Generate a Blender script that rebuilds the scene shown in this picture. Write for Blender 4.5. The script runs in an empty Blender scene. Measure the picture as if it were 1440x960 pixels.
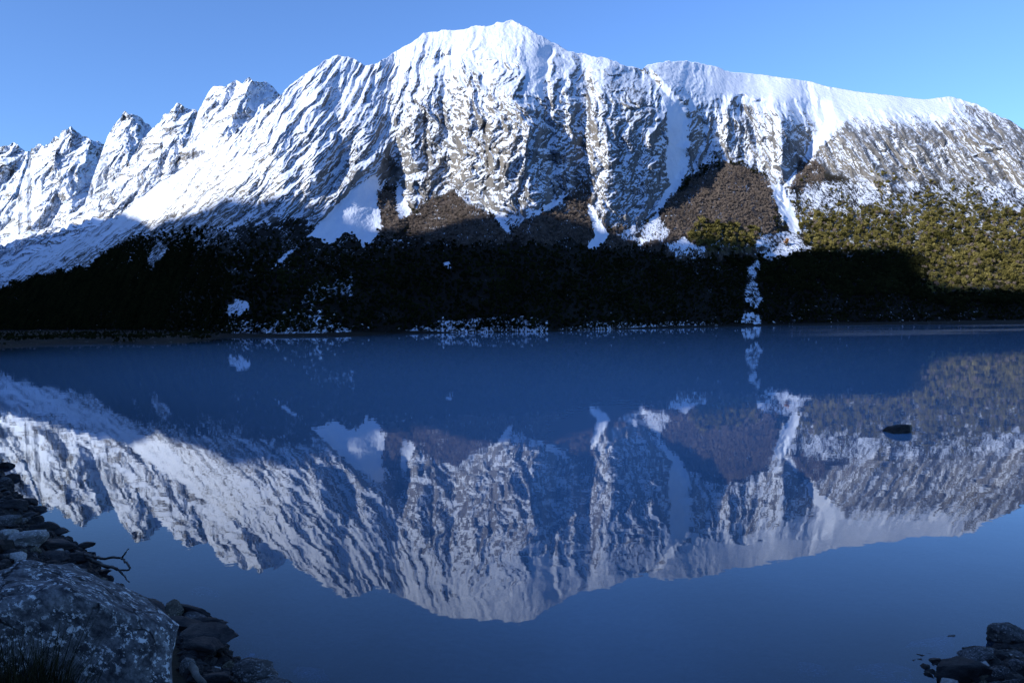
import bpy, bmesh, math, random
import numpy as np
from mathutils import Vector, Matrix

random.seed(7)
RNG = np.random.default_rng(11)
R = math.radians
scene = bpy.context.scene
col = scene.collection

# ------------------------------------------------------------------ camera
F = 1028.0                     # focal length in photo pixels (1440 wide)
CAM_H = 3.5                    # metres above the lake
PITCH = math.atan(28.0 / F)    # camera looks slightly down
ROLL = R(0.75)
cam_f = np.array([0, math.cos(PITCH), -math.sin(PITCH)])
_up = np.array([0, math.sin(PITCH), math.cos(PITCH)])
_rt = np.array([1.0, 0, 0])
cam_r = math.cos(ROLL) * _rt - math.sin(ROLL) * _up
cam_u = math.cos(ROLL) * _up + math.sin(ROLL) * _rt
cd = bpy.data.cameras.new('camera')
cam = bpy.data.objects.new('camera', cd)
col.objects.link(cam)
cd.sensor_width = 36.0
cd.lens = 36.0 * F / 1440.0
cd.clip_start = 0.1
cd.clip_end = 12000
m = Matrix(((cam_r[0], cam_u[0], -cam_f[0], 0), (cam_r[1], cam_u[1], -cam_f[1], 0),
            (cam_r[2], cam_u[2], -cam_f[2], CAM_H), (0, 0, 0, 1)))
cam.matrix_world = m
scene.camera = cam

# ------------------------------------------------------------------ light
SUN_EL = R(20)
SUN_A = R(53)                  # from straight behind the camera towards the left
SUN = np.array([-math.sin(SUN_A) * math.cos(SUN_EL), -math.cos(SUN_A) * math.cos(SUN_EL), math.sin(SUN_EL)])
world = bpy.data.worlds.new('World')
scene.world = world
world.use_nodes = True
wn = world.node_tree.nodes; wl = world.node_tree.links
wn.clear()
wo = wn.new('ShaderNodeOutputWorld'); wb = wn.new('ShaderNodeBackground')
sky = wn.new('ShaderNodeTexSky'); sky.sky_type = 'NISHITA'
sky.sun_disc = False
sky.sun_elevation = SUN_EL
sky.sun_rotation = math.pi + SUN_A
sky.altitude = 400; sky.air_density = 1.0; sky.dust_density = 0.5; sky.ozone_density = 3.0
tint = wn.new('ShaderNodeMix'); tint.data_type = 'RGBA'; tint.blend_type = 'MULTIPLY'
tint.inputs[0].default_value = 1.0
tint.inputs[7].default_value = (0.56, 0.72, 1.0, 1)      # cool white balance of the picture
wl.new(sky.outputs[0], tint.inputs[6]); wl.new(tint.outputs[2], wb.inputs[0])
wb.inputs[1].default_value = 0.128
wl.new(wb.outputs[0], wo.inputs[0])
sl = bpy.data.lights.new('sun', 'SUN'); sl.energy = 3.7; sl.angle = R(0.53); sl.color = (1.0, 0.94, 0.86)
so = bpy.data.objects.new('sun', sl); col.objects.link(so)
so.rotation_euler = Vector(-SUN).to_track_quat('-Z', 'Y').to_euler()
so.location = (-300, -250, 500)
scene.view_settings.view_transform = 'Standard'
scene.view_settings.look = 'None'
scene.view_settings.exposure = 1.0
scene.view_settings.gamma = 1.0
scene.render.engine = 'CYCLES'
scene.cycles.use_denoising = True
scene.cycles.max_bounces = 6
scene.cycles.transparent_max_bounces = 8
scene.cycles.caustics_reflective = False
scene.cycles.caustics_refractive = False

# ------------------------------------------------------------------ helpers
def tag(o, label=None, cat=None, group=None, kind=None):
    if label: o['label'] = label
    if cat: o['category'] = cat
    if group: o['group'] = group
    if kind: o['kind'] = kind
    return o

def pix_dir(px, py):
    a = (np.asarray(px, float) - 720) / F
    b = (480 - np.asarray(py, float)) / F
    return cam_f[:, None] + cam_r[:, None] * a.ravel() + cam_u[:, None] * b.ravel()

def pix_ue(px, py):
    """azimuth X/Y and elevation dz/Y of a photo pixel"""
    sh = np.broadcast(np.asarray(px), np.asarray(py)).shape
    px = np.broadcast_to(px, sh); py = np.broadcast_to(py, sh)
    d = pix_dir(px, py)
    return (d[0] / d[1]).reshape(sh), (d[2] / d[1]).reshape(sh)

def _hash(ix, iy, seed):
    n = (ix.astype(np.int64) * 374761393 + iy.astype(np.int64) * 668265263 + seed * 1442695041) & 0x7fffffff
    n = ((n ^ (n >> 13)) * 1274126177) & 0x7fffffff
    return ((n ^ (n >> 16)) & 0xffff) / 65535.0

def vnoise(x, y, seed=0):
    x0 = np.floor(x); y0 = np.floor(y)
    fx = x - x0; fy = y - y0
    fx = fx * fx * fx * (fx * (fx * 6 - 15) + 10); fy = fy * fy * fy * (fy * (fy * 6 - 15) + 10)
    ix = x0.astype(np.int64); iy = y0.astype(np.int64)
    a = _hash(ix, iy, seed); b = _hash(ix + 1, iy, seed)
    c = _hash(ix, iy + 1, seed); d = _hash(ix + 1, iy + 1, seed)
    return (a + (b - a) * fx) * (1 - fy) + (c + (d - c) * fx) * fy     # 0..1

def fbm(x, y, seed=0, oct=4, gain=0.5):
    s = 0; a = 1; t = 0
    ca, sa = math.cos(0.6), math.sin(0.6)
    for k in range(oct):
        s = s + a * vnoise(x, y, seed + 17 * k); t += a
        x, y = (ca * x - sa * y) * 2.03 + 13.7, (sa * x + ca * y) * 2.03 + 5.1
        a *= gain
    return s / t

def afbm(x, y, seed=0, oct=3, gain=0.5):        # keeps the axes (for stretched noise)
    s = 0; a = 1; t = 0
    for k in range(oct):
        s = s + a * vnoise(x, y, seed + 17 * k); t += a
        x = x * 2.07 + 13.7; y = y * 2.07 + 5.1; a *= gain
    return s / t

def ridged(x, y, seed=0, oct=3, gain=0.5):      # 0 in the gully lines, up to 1 on ribs
    s = 0; a = 1; t = 0
    for k in range(oct):
        s = s + a * np.abs(2 * vnoise(x, y, seed + 31 * k) - 1); t += a
        x = x * 2.1 + 7.3; y = y * 2.1 + 3.9; a *= gain
    return s / t

def gully(X, Y, fx, fy, lam, seed):
    """one octave of branching ribs and gullies that follow the flow direction (fx, fy); returns -1..1 and the bent flow"""
    cell = 1.7 * lam
    nx, ny = -fy, fx
    gx = np.floor(X / cell); gy = np.floor(Y / cell)
    C = 0; S = 0
    for i in (-1, 0, 1):
        for j in (-1, 0, 1):
            ix = (gx + i).astype(np.int64); iy = (gy + j).astype(np.int64)
            dx = X / cell - (gx + i + _hash(ix, iy, seed)); dy = Y / cell - (gy + j + _hash(ix, iy, seed + 5))
            w = np.maximum(np.exp(-2.4 * (dx * dx + dy * dy)) - .0045, 0)
            ph = (dx * nx + dy * ny) * (6.28318 * 1.7) + 6.28318 * _hash(ix, iy, seed + 9)
            C = C + w * np.cos(ph); S = S + w * np.sin(ph)
    a = np.arctan2(S, C)
    h = 1 - 2 * np.abs(a) / math.pi
    sa = np.sin(a)
    bx = fx + .75 * sa * nx; by = fy + .75 * sa * ny
    n = np.hypot(bx, by)
    return h, bx / n, by / n

def eroded(X, Y, fx, fy, octs, seed):
    n = np.hypot(fx, fy); fx = fx / n; fy = fy / n
    d = np.zeros(X.shape)
    for k, (lam, amp) in enumerate(octs):
        h, fx, fy = gully(X, Y, fx, fy, lam, seed + 23 * k)
        d = d + h * amp
    return d

def sstep(a, b, x):
    t = np.clip((x - a) / (b - a), 0, 1)
    return t * t * (3 - 2 * t)

def in_poly(pts, X, Y):
    r = np.zeros(X.shape, bool)
    n = len(pts)
    for i in range(n):
        x1, y1 = pts[i]; x2, y2 = pts[(i + 1) % n]
        if y1 == y2: continue
        c = (Y >= min(y1, y2)) & (Y < max(y1, y2))
        if not c.any(): continue
        xi = x1 + (Y - y1) * (x2 - x1) / (y2 - y1)
        r ^= c & (X < xi)
    return r

def blur(A, r):
    if r < 1: return A
    for ax in (0, 1):
        P = np.concatenate([np.repeat(np.take(A, [0], ax), r + 1, ax), A, np.repeat(np.take(A, [-1], ax), r, ax)], ax)
        C = np.cumsum(P, ax)
        n = A.shape[ax]
        A = (np.take(C, range(2 * r + 1, 2 * r + 1 + n), ax) - np.take(C, range(0, n), ax)) / (2 * r + 1)
    return A

def interp(pl, x):
    p = np.array(pl, float)
    return np.interp(x, p[:, 0], p[:, 1])

def grid_mesh(name, P, attrs=None, colors=None, smooth=True, wrap=False):
    """P: (rows, cols, 3) -> mesh object data"""
    nr, nc = P.shape[:2]
    me = bpy.data.meshes.new(name)
    me.vertices.add(nr * nc)
    me.vertices.foreach_set('co', P.reshape(-1).astype(np.float32))
    idx = np.arange(nr * nc).reshape(nr, nc)
    if wrap:
        a = idx[:-1, :]; b = np.roll(idx, -1, 1)[:-1, :]; c = np.roll(idx, -1, 1)[1:, :]; d = idx[1:, :]
    else:
        a = idx[:-1, :-1]; b = idx[:-1, 1:]; c = idx[1:, 1:]; d = idx[1:, :-1]
    q = np.stack([a, b, c, d], -1).reshape(-1, 4)
    nf = len(q)
    me.loops.add(nf * 4); me.polygons.add(nf)
    me.loops.foreach_set('vertex_index', q.reshape(-1).astype(np.int32))
    me.polygons.foreach_set('loop_start', np.arange(0, nf * 4, 4, dtype=np.int32))
    me.polygons.foreach_set('use_smooth', np.full(nf, smooth))
    for k, v in (attrs or {}).items():
        at = me.attributes.new(k, 'FLOAT', 'POINT'); at.data.foreach_set('value', v.reshape(-1).astype(np.float32))
    for k, v in (colors or {}).items():
        at = me.attributes.new(k, 'FLOAT_COLOR', 'POINT')
        c4 = np.concatenate([v.reshape(-1, 3), np.ones((nr * nc, 1))], 1)
        at.data.foreach_set('color', c4.reshape(-1).astype(np.float32))
    me.update(calc_edges=True)
    return me

def link(name, me, mat=None, parent=None):
    o = bpy.data.objects.new(name, me)
    col.objects.link(o)
    if mat and not me.materials: me.materials.append(mat)
    if parent: o.parent = parent
    return o

class NT:
    """small node-tree helper"""
    def __init__(self, name):
        self.mat = bpy.data.materials.new(name); self.mat.use_nodes = True
        self.t = self.mat.node_tree; self.t.nodes.clear()
        self.out = self.t.nodes.new('ShaderNodeOutputMaterial')
    def n(self, typ, **kw):
        x = self.t.nodes.new(typ)
        for k, v in kw.items():
            if k.startswith('i_'):
                key = k[2:]; key = int(key) if key.isdigit() else key.replace('_', ' ')
                self.set(x.inputs[key], v)
            else: setattr(x, k, v)
        return x
    def set(self, sock, v):
        if isinstance(v, bpy.types.NodeSocket): self.t.links.new(v, sock)
        elif isinstance(v, bpy.types.Node): self.t.links.new(v.outputs[0], sock)
        else: sock.default_value = v
    def math(self, op, a, b=0.0, c=None, clamp=False):
        x = self.t.nodes.new('ShaderNodeMath'); x.operation = op; x.use_clamp = clamp
        self.set(x.inputs[0], a); self.set(x.inputs[1], b)
        if c is not None: self.set(x.inputs[2], c)
        return x.outputs[0]
    def mixc(self, f, a, b):
        x = self.t.nodes.new('ShaderNodeMix'); x.data_type = 'RGBA'
        self.set(x.inputs[0], f); self.set(x.inputs[6], a); self.set(x.inputs[7], b)
        return x.outputs[2]
    def mapr(self, v, a, b, c=0.0, d=1.0, smooth=True):
        x = self.t.nodes.new('ShaderNodeMapRange')
        if smooth: x.interpolation_type = 'SMOOTHSTEP'
        self.set(x.inputs[0], v)
        for i, q in enumerate((a, b, c, d)): self.set(x.inputs[1 + i], q)
        return x.outputs[0]
    def coords(self, scale=(1, 1, 1), rot=(0, 0, 0)):
        tc = self.t.nodes.new('ShaderNodeTexCoord'); mp = self.t.nodes.new('ShaderNodeMapping')
        mp.inputs['Scale'].default_value = scale; mp.inputs['Rotation'].default_value = rot
        self.t.links.new(tc.outputs['Object'], mp.inputs[0])
        return mp.outputs[0]
    def noise(self, vec, scale, detail=3, rough=0.55, dist=0.0):
        x = self.t.nodes.new('ShaderNodeTexNoise')
        self.t.links.new(vec, x.inputs['Vector'])
        x.inputs['Scale'].default_value = scale; x.inputs['Detail'].default_value = detail
        x.inputs['Roughness'].default_value = rough; x.inputs['Distortion'].default_value = dist
        return x.outputs[0]
    def finish(self, shader): self.t.links.new(shader, self.out.inputs[0]); return self.mat

def c4(r, g, b): return (r, g, b, 1.0)

# ------------------------------------------------------------------ materials
def mat_mountain():
    t = NT('snowy_rock')
    sn = t.n('ShaderNodeAttribute', attribute_name='snow').outputs['Fac']
    cv = t.n('ShaderNodeAttribute', attribute_name='cover').outputs['Color']
    rk = t.n('ShaderNodeAttribute', attribute_name='rock').outputs['Fac']
    v1 = t.coords((1, 0.32, 0.36)); v2 = t.coords((1, 0.26, 0.24))
    fl = t.n('ShaderNodeAttribute', attribute_name='flow').outputs['Vector']
    def fmap(sx, sy):
        mp = t.n('ShaderNodeMapping'); mp.inputs['Scale'].default_value = (sx, sy, 1); t.set(mp.inputs[0], fl); return mp.outputs[0]
    n1 = t.noise(fmap(.46, .22), 1.0, 3, 0.65)        # streaks along the fall line
    n2 = t.noise(fmap(.075, .04), 1.0, 3, 0.6)
    n3 = t.noise(v1, 1.5, 2, 0.6)
    x = t.math('MULTIPLY_ADD', t.math('SUBTRACT', n1, 0.5), 1.15, sn)
    x = t.math('MULTIPLY_ADD', t.math('SUBTRACT', n2, 0.5), 0.6, x)
    x = t.math('MULTIPLY_ADD', t.math('SUBTRACT', n3, 0.5), 0.85, x)
    f = t.mapr(x, 0.36, 0.62)
    rn = t.noise(v2, 0.22, 4, 0.65)
    rock = t.mixc(t.mapr(rn, 0.3, 0.7), c4(0.036, 0.036, 0.038), c4(0.165, 0.160, 0.150))
    rock = t.mixc(t.mapr(t.noise(v1, 0.03, 2), 0.45, 0.65, 0, 0.6), rock, c4(0.13, 0.115, 0.090))
    cn = t.noise(v1, 0.5, 3, 0.65)
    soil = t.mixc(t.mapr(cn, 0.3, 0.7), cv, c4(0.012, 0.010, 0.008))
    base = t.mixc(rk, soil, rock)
    snow = t.mixc(t.mapr(n2, 0.3, 0.7), c4(0.57, 0.64, 0.76), c4(0.64, 0.70, 0.80))
    f = t.math('MAXIMUM', f, t.math('MULTIPLY', rk, t.mapr(sn, .30, .80, .04, .34)))      # rime on the rock
    c = t.mixc(f, base, snow)
    hb = t.math('MULTIPLY_ADD', t.noise(v1, 0.22, 4, 0.7), 1.0, t.math('MULTIPLY', f, 0.12))
    bp = t.n('ShaderNodeBump', i_Strength=0.55, i_Distance=2.2, i_Height=hb)
    p = t.n('ShaderNodeBsdfPrincipled', i_Base_Color=c, i_Roughness=t.mapr(f, 0, 1, 0.85, 0.6, False), i_Normal=bp.outputs[0])
    p.inputs['Specular IOR Level'].default_value = 0.08
    return t.finish(p.outputs[0])

def mat_foliage(name, ca, cb, trans=0.2):
    t = NT(name)
    oi = t.n('ShaderNodeObjectInfo')
    v = t.coords()
    pn = t.noise(oi.outputs['Location'], .07, 3, .6)
    k = t.math('ADD', t.math('MULTIPLY', oi.outputs['Random'], 0.45), t.math('MULTIPLY', t.noise(v, 1.2, 2), 0.3))
    k = t.math('ADD', k, t.math('MULTIPLY', t.math('SUBTRACT', pn, .42), 1.5))
    c = t.mixc(t.mapr(k, 0.1, 0.95, smooth=False), ca, cb)
    d = t.n('ShaderNodeBsdfDiffuse', i_Color=c)
    tr = t.n('ShaderNodeBsdfTranslucent', i_Color=c)
    mx = t.n('ShaderNodeMixShader', i_0=trans, i_1=d.outputs[0], i_2=tr.outputs[0])
    return t.finish(mx.outputs[0])

def mat_rock(name, dark, light, rough=0.7, lichen=None, scale=1.0, spec=0.4, snow=False, crack=False):
    t = NT(name)
    oi = t.n('ShaderNodeObjectInfo')
    tc = t.n('ShaderNodeTexCoord')
    off = t.n('ShaderNodeVectorMath', operation='ADD')
    t.set(off.inputs[0], tc.outputs['Object'])
    cx = t.n('ShaderNodeCombineXYZ', i_X=t.math('MULTIPLY', oi.outputs['Random'], 37.0), i_Y=t.math('MULTIPLY', oi.outputs['Random'], 91.0))
    t.set(off.inputs[1], cx.outputs[0])
    v = off.outputs[0]
    n1 = t.noise(v, 3.0 * scale, 5, 0.65)
    n2 = t.noise(v, 14.0 * scale, 4, 0.7)
    c = t.mixc(t.mapr(n1, 0.3, 0.7), dark, light)
    c = t.mixc(t.mapr(n2, 0.35, 0.7, 0, 0.65), c, dark)
    val = t.math('MULTIPLY_ADD', oi.outputs['Random'], 0.7, 0.65)
    hs = t.n('ShaderNodeHueSaturation', i_Value=val, i_Color=c)
    c = hs.outputs[0]
    if lichen:
        l = t.mapr(t.noise(v, 8.5 * scale, 5, 0.72), 0.53, 0.60)
        l2 = t.mapr(t.noise(v, 1.6 * scale, 2, 0.5), 0.35, 0.55)
        c = t.mixc(t.math('MULTIPLY', l, l2), c, lichen)
    if snow:
        g = t.n('ShaderNodeNewGeometry'); sx = t.n('ShaderNodeSeparateXYZ', i_0=g.outputs['Normal'])
        f = t.mapr(t.math('MULTIPLY_ADD', t.math('SUBTRACT', n1, 0.5), 0.7, sx.outputs[2]), 0.42, 0.6)
        c = t.mixc(f, c, c4(0.82, 0.85, 0.9))
    hb = t.math('ADD', t.math('MULTIPLY', n1, 0.6), t.math('MULTIPLY', n2, 0.4))
    if crack:
        wv_ = t.n('ShaderNodeVectorMath', operation='MULTIPLY_ADD'); nz_ = t.n('ShaderNodeTexNoise', i_Vector=v, i_Scale=2.6, i_Detail=4)
        t.set(wv_.inputs[0], nz_.outputs['Color']); wv_.inputs[1].default_value = (.45, .45, .45); t.set(wv_.inputs[2], v)
        vo = t.n('ShaderNodeTexVoronoi', feature='DISTANCE_TO_EDGE', i_Vector=wv_.outputs[0], i_Scale=1.15)
        ck = t.math('MULTIPLY', t.mapr(vo.outputs['Distance'], 0.0, .022, 1.0, 0.0), t.mapr(t.noise(v, 1.1, 2), .46, .56))
        c = t.mixc(ck, c, c4(.006, .006, .007)); hb = t.math('SUBTRACT', hb, t.math('MULTIPLY', ck, 1.2))
    bp = t.n('ShaderNodeBump', i_Strength=0.7, i_Distance=0.03 / scale, i_Height=hb)
    p = t.n('ShaderNodeBsdfPrincipled', i_Base_Color=c, i_Roughness=rough, i_Normal=bp.outputs[0])
    p.inputs['Specular IOR Level'].default_value = spec
    return t.finish(p.outputs[0])

M_MOUNT = mat_mountain()
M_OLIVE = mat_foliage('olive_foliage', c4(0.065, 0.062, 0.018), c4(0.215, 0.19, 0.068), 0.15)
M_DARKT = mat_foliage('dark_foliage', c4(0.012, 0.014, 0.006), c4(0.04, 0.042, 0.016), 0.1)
M_TWIG = mat_foliage('bare_twigs', c4(0.105, 0.088, 0.078), c4(0.23, 0.19, 0.165), 0.0)
M_RUST = mat_foliage('rusty_foliage', c4(0.22, 0.11, 0.04), c4(0.3, 0.17, 0.07), 0.1)
M_BARK = mat_rock('bark', c4(0.03, 0.026, 0.022), c4(0.09, 0.08, 0.07), 0.9)

# ------------------------------------------------------------------ mountains
XS0, XS1 = -160.0, 1600.0
CREST = [(-160, 430), (-60, 398), (0, 375), (60, 352), (120, 328), (160, 305), (190, 285), (215, 265), (245, 245), (270, 228),
 (305, 205), (340, 178), (372, 155), (397, 133), (410, 120), (430, 105), (450, 92), (460, 83), (475, 77), (490, 78), (503, 84), (512, 91),
 (527, 91), (540, 84), (555, 72), (575, 62), (588, 55), (595, 48), (610, 44), (640, 41), (665, 38), (690, 36), (705, 32),
 (715, 30), (730, 33), (745, 40), (765, 52), (785, 63), (800, 72), (820, 77), (850, 82), (880, 93), (903, 97), (915, 90),
 (935, 86), (965, 85), (990, 89), (1010, 94), (1020, 100), (1060, 104), (1100, 109), (1140, 115), (1165, 122), (1200, 128),
 (1250, 134), (1300, 140), (1340, 136), (1360, 142), (1390, 155), (1420, 170), (1440, 182), (1500, 215), (1600, 262)]
BASE_Y = [(-160, 1000), (0, 860), (150, 560), (260, 330), (320, 243), (400, 215), (549, 242), (771, 242), (900, 290), (1102, 362), (1440, 384), (1600, 390)]
# top of the vegetation / foot of the cliffs
VEG = [(-160, 440), (0, 406), (52, 388), (118, 378), (144, 360), (175, 342), (206, 328), (260, 322), (341, 316), (420, 306), (445, 318), (530, 300), (540, 255),
 (560, 262), (580, 298), (615, 272), (640, 266), (655, 288), (695, 302), (722, 322), (745, 303), (790, 281), (822, 259), (834, 300), (850, 318), (880, 318),
 (905, 318), (927, 292), (970, 244), (1005, 228), (1045, 228), (1080, 250), (1092, 290), (1102, 320), (1114, 250), (1135, 238), (1160, 240), (1200, 258),
 (1240, 272), (1300, 256), (1360, 258), (1440, 272), (1600, 300)]
SNOW_X = [0, 200, 400, 500, 600, 700, 800, 900, 1000, 1100, 1200, 1300, 1440]
SNOW_Y = [40, 80, 120, 160, 200, 240, 280, 320, 360, 400, 450]
SNOW_T = np.array([
 [.95, .95, .95, .95, .98, .98, .95, .9, 1.0, 1.0, 1.0, 1.0, 1.0],
 [.95, .95, .92, .92, .90, .92, .85, .85, 1.1, 1.1, 1.1, 1.1, .9],
 [.95, .95, .88, .85, .80, .82, .80, .76, 1.0, 1.15, 1.2, 1.2, .9],
 [.9, .9, .82, .74, .70, .70, .66, .62, .66, .85, .95, .95, .62],
 [.9, .88, .74, .60, .58, .58, .54, .54, .54, .52, .46, .50, .52],
 [.9, .88, .68, .50, .48, .50, .48, .48, .42, .44, .44, .46, .46],
 [.9, .82, .58, .45, .44, .45, .45, .46, .36, .40, .44, .44, .42],
 [.85, .65, .42, .40, .36, .36, .36, .36, .32, .40, .38, .36, .34],
 [.80, .45, .25, .20, .15, .15, .15, .15, .15, .25, .2, .2, .25],
 [.55, .2, .15, .1, .1, .1, .1, .1, .1, .15, .1, .1, .15],
 [.1] * 13])

def bilin(tab, xs, ys, X, Y):
    xs = np.array(xs, float); ys = np.array(ys, float)
    fx = np.interp(X, xs, np.arange(len(xs))); fy = np.interp(Y, ys, np.arange(len(ys)))
    i = np.minimum(fx.astype(int), len(xs) - 2); j = np.minimum(fy.astype(int), len(ys) - 2)
    a = fx - i; b = fy - j
    return (tab[j, i] * (1 - a) + tab[j, i + 1] * a) * (1 - b) + (tab[j + 1, i] * (1 - a) + tab[j + 1, i + 1] * a) * b

# gullies: (polyline (x,y) from top to bottom, left width, right width, depth in px)
GULLIES = [
 ([(903, 96), (930, 125), (955, 150), (961, 185), (957, 225), (946, 258), (925, 292), (915, 312)], 62, 13, 25),
 ([(1152, 140), (1160, 170), (1142, 200), (1128, 230), (1100, 262), (1105, 290), (1122, 335)], 68, 16, 36),
 ([(775, 66), (766, 110), (771, 160), (779, 215), (773, 262)], 44, 7, 26),
 ([(680, 165), (684, 210), (687, 250), (680, 285)], 20, 7, 15),
 ([(704, 215), (706, 250), (702, 285)], 10, 6, 10),
 ([(742, 240), (738, 262), (740, 295)], 12, 5, 10),
 ([(598, 160), (600, 205), (602, 245), (597, 285)], 22, 6, 16),
 ([(822, 90), (828, 140), (834, 190)], 20, 8, 10),
 ([(843, 180), (848, 230), (836, 262), (838, 300), (842, 345)], 12, 10, 12),
 ([(794, 220), (796, 270)], 6, 4, 9),
 ([(820, 190), (823, 225)], 6, 4, 8),
 ([(527, 90), (508, 130), (501, 180), (478, 240), (452, 290), (438, 318)], 40, 14, 16),
 ([(640, 72), (605, 98), (592, 130), (572, 165), (540, 200), (510, 240)], 78, 10, 30),
 ([(680, 55), (700, 78), (705, 100)], 14, 12, 10),
 ([(668, 95), (655, 130), (650, 150)], 14, 8, 8),
 ([(1018, 142), (1035, 152), (1040, 170)], 16, 12, 14),
 ([(1008, 185), (1022, 215), (1028, 232)], 14, 8, 10),
 ([(1233, 184), (1258, 216), (1284, 254)], 5, 4, 13),
 ([(1217, 200), (1236, 225), (1252, 246)], 16, 8, 14),
 ([(1366, 198), (1384, 212)], 10, 5, 7),
 ([(1403, 228), (1422, 255), (1436, 284)], 8, 5, 12),
 ([(470, 165), (478, 200), (462, 240), (436, 280)], 8, 30, 14),
 ([(530, 215), (545, 225), (548, 255)], 22, 12, 16),
 ([(640, 235), (655, 265), (672, 290)], 20, 14, 10),
]
SNOWPOLY = [   # (polygon, snow value, edge warp)
 ([(527, 246), (535, 262), (530, 290), (538, 322), (512, 350), (500, 330), (485, 326), (465, 344), (436, 330), (455, 308), (490, 272)], 1.25, 2.5),   # snow fan
 ([(318, 432), (335, 422), (348, 424), (350, 436), (338, 446), (320, 442)], .64, 6),
 ([(206, 372), (214, 345), (226, 338), (237, 346), (232, 362), (212, 384)], .62, 4),
 ([(176, 372), (200, 345), (190, 362), (172, 380)], .6, 4),
 ([(376, 382), (398, 358), (416, 346), (414, 354), (395, 372)], .62, 4),
 ([(420, 425), (440, 398), (458, 396), (500, 388), (498, 412), (470, 418), (450, 430)], .41, 6),
 ([(395, 468), (410, 440), (440, 425), (445, 468)], .34, 6),
 ([(318, 472), (320, 448), (360, 452), (440, 440), (500, 462), (500, 474)], .43, 4),
 ([(622, 370), (632, 368), (636, 378), (626, 379)], .75, 2),
 ([(828, 284), (836, 290), (848, 318), (858, 330), (840, 350), (826, 350), (835, 330)], .9, 3),
 ([(695, 301), (712, 312), (718, 330), (710, 326), (700, 310)], .9, 1.5),
 ([(690, 298), (740, 305), (724, 318)], .8, 1.5),
 ([(738, 302), (790, 279), (792, 283), (742, 308)], .95, 1.0),
 ([(1082, 260), (1100, 262), (1118, 300), (1128, 330), (1112, 325), (1096, 300)], 1.0, 2.5),
 ([(1060, 352), (1075, 330), (1110, 325), (1150, 352), (1120, 360), (1080, 366)], .52, 5),
 ([(1050, 382), (1064, 356), (1072, 372), (1064, 395), (1072, 424), (1054, 436), (1044, 412), (1050, 400)], .49, 5),
 ([(1040, 455), (1048, 436), (1066, 440), (1072, 456)], .55, 3),
 ([(935, 345), (960, 332), (990, 350), (985, 362), (950, 362)], .55, 5),
 ([(860, 332), (905, 312), (925, 300), (945, 330), (900, 346)], .52, 5),
 ([(950, 250), (962, 220), (968, 235), (950, 268), (925, 298), (918, 296)], 1.1, 1.5),
 ([(930, 105), (946, 130), (965, 150), (968, 190), (962, 235), (944, 262), (936, 235), (940, 200), (938, 165)], 1.05, 3),
 ([(735, 70), (780, 62), (770, 85), (766, 110), (764, 140), (740, 130)], 1.2, 3),
 ([(1150, 120), (1340, 142), (1330, 165), (1255, 152), (1200, 160), (1170, 190), (1140, 222), (1150, 170)], 1.3, 4),
 ([(560, 255), (572, 270), (580, 300), (562, 312), (556, 285)], .62, 3),
 ([(1190, 262), (1230, 255), (1240, 285), (1200, 290)], .46, 8),
 ([(1125, 265), (1160, 255), (1185, 285), (1140, 296)], .48, 8),
 ([(1010, 96), (1130, 115), (1120, 140), (1060, 140), (990, 128)], 1.3, 4),
 ([(1370, 262), (1440, 270), (1440, 292), (1380, 285)], .46, 8),
 ([(100, 305), (200, 270), (260, 262), (225, 300), (150, 340), (60, 380), (0, 400), (0, 345)], .84, 8),
 ([(150, 372), (180, 345), (215, 322), (280, 305), (345, 300), (335, 330), (265, 356), (200, 398)], .42, 9),
 ([(560, 466), (620, 450), (700, 445), (772, 450), (772, 470), (550, 474)], .40, 2),
 ([(785, 462), (830, 452), (960, 452), (1010, 458), (1010, 464), (790, 470)], .36, 2),
]
DARKROCK = [   # dark bare buttresses
 ([(536, 225), (550, 218), (566, 240), (556, 260), (540, 262)], .1),
 ([(432, 300), (455, 270), (480, 235), (500, 220), (505, 245), (470, 275), (440, 310)], .3),
 ([(1352, 145), (1372, 150), (1420, 178), (1395, 178), (1362, 164)], .38),
 ([(1090, 195), (1125, 175), (1140, 200), (1118, 240), (1098, 258)], .42),
 ([(1038, 140), (1058, 150), (1062, 180), (1048, 200), (1040, 170)], .35),
]
SCRUB = [
 [(534, 262), (558, 268), (566, 300), (560, 330), (532, 330), (530, 295)],
 [(560, 335), (578, 300), (615, 271), (640, 266), (655, 288), (695, 302), (718, 330), (700, 345)],
 [(716, 340), (724, 322), (745, 306), (790, 283), (822, 260), (832, 285), (836, 345)],
 [(850, 342), (862, 318), (905, 318), (930, 330), (930, 350)],
 [(916, 345), (934, 302), (958, 268), (978, 246), (1000, 240), (1022, 226), (1040, 232), (1058, 238), (1084, 262), (1092, 290), (1100, 325), (1070, 360), (960, 362)],
 [(1112, 262), (1116, 240), (1138, 230), (1162, 236), (1150, 255), (1130, 268)],
]

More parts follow.
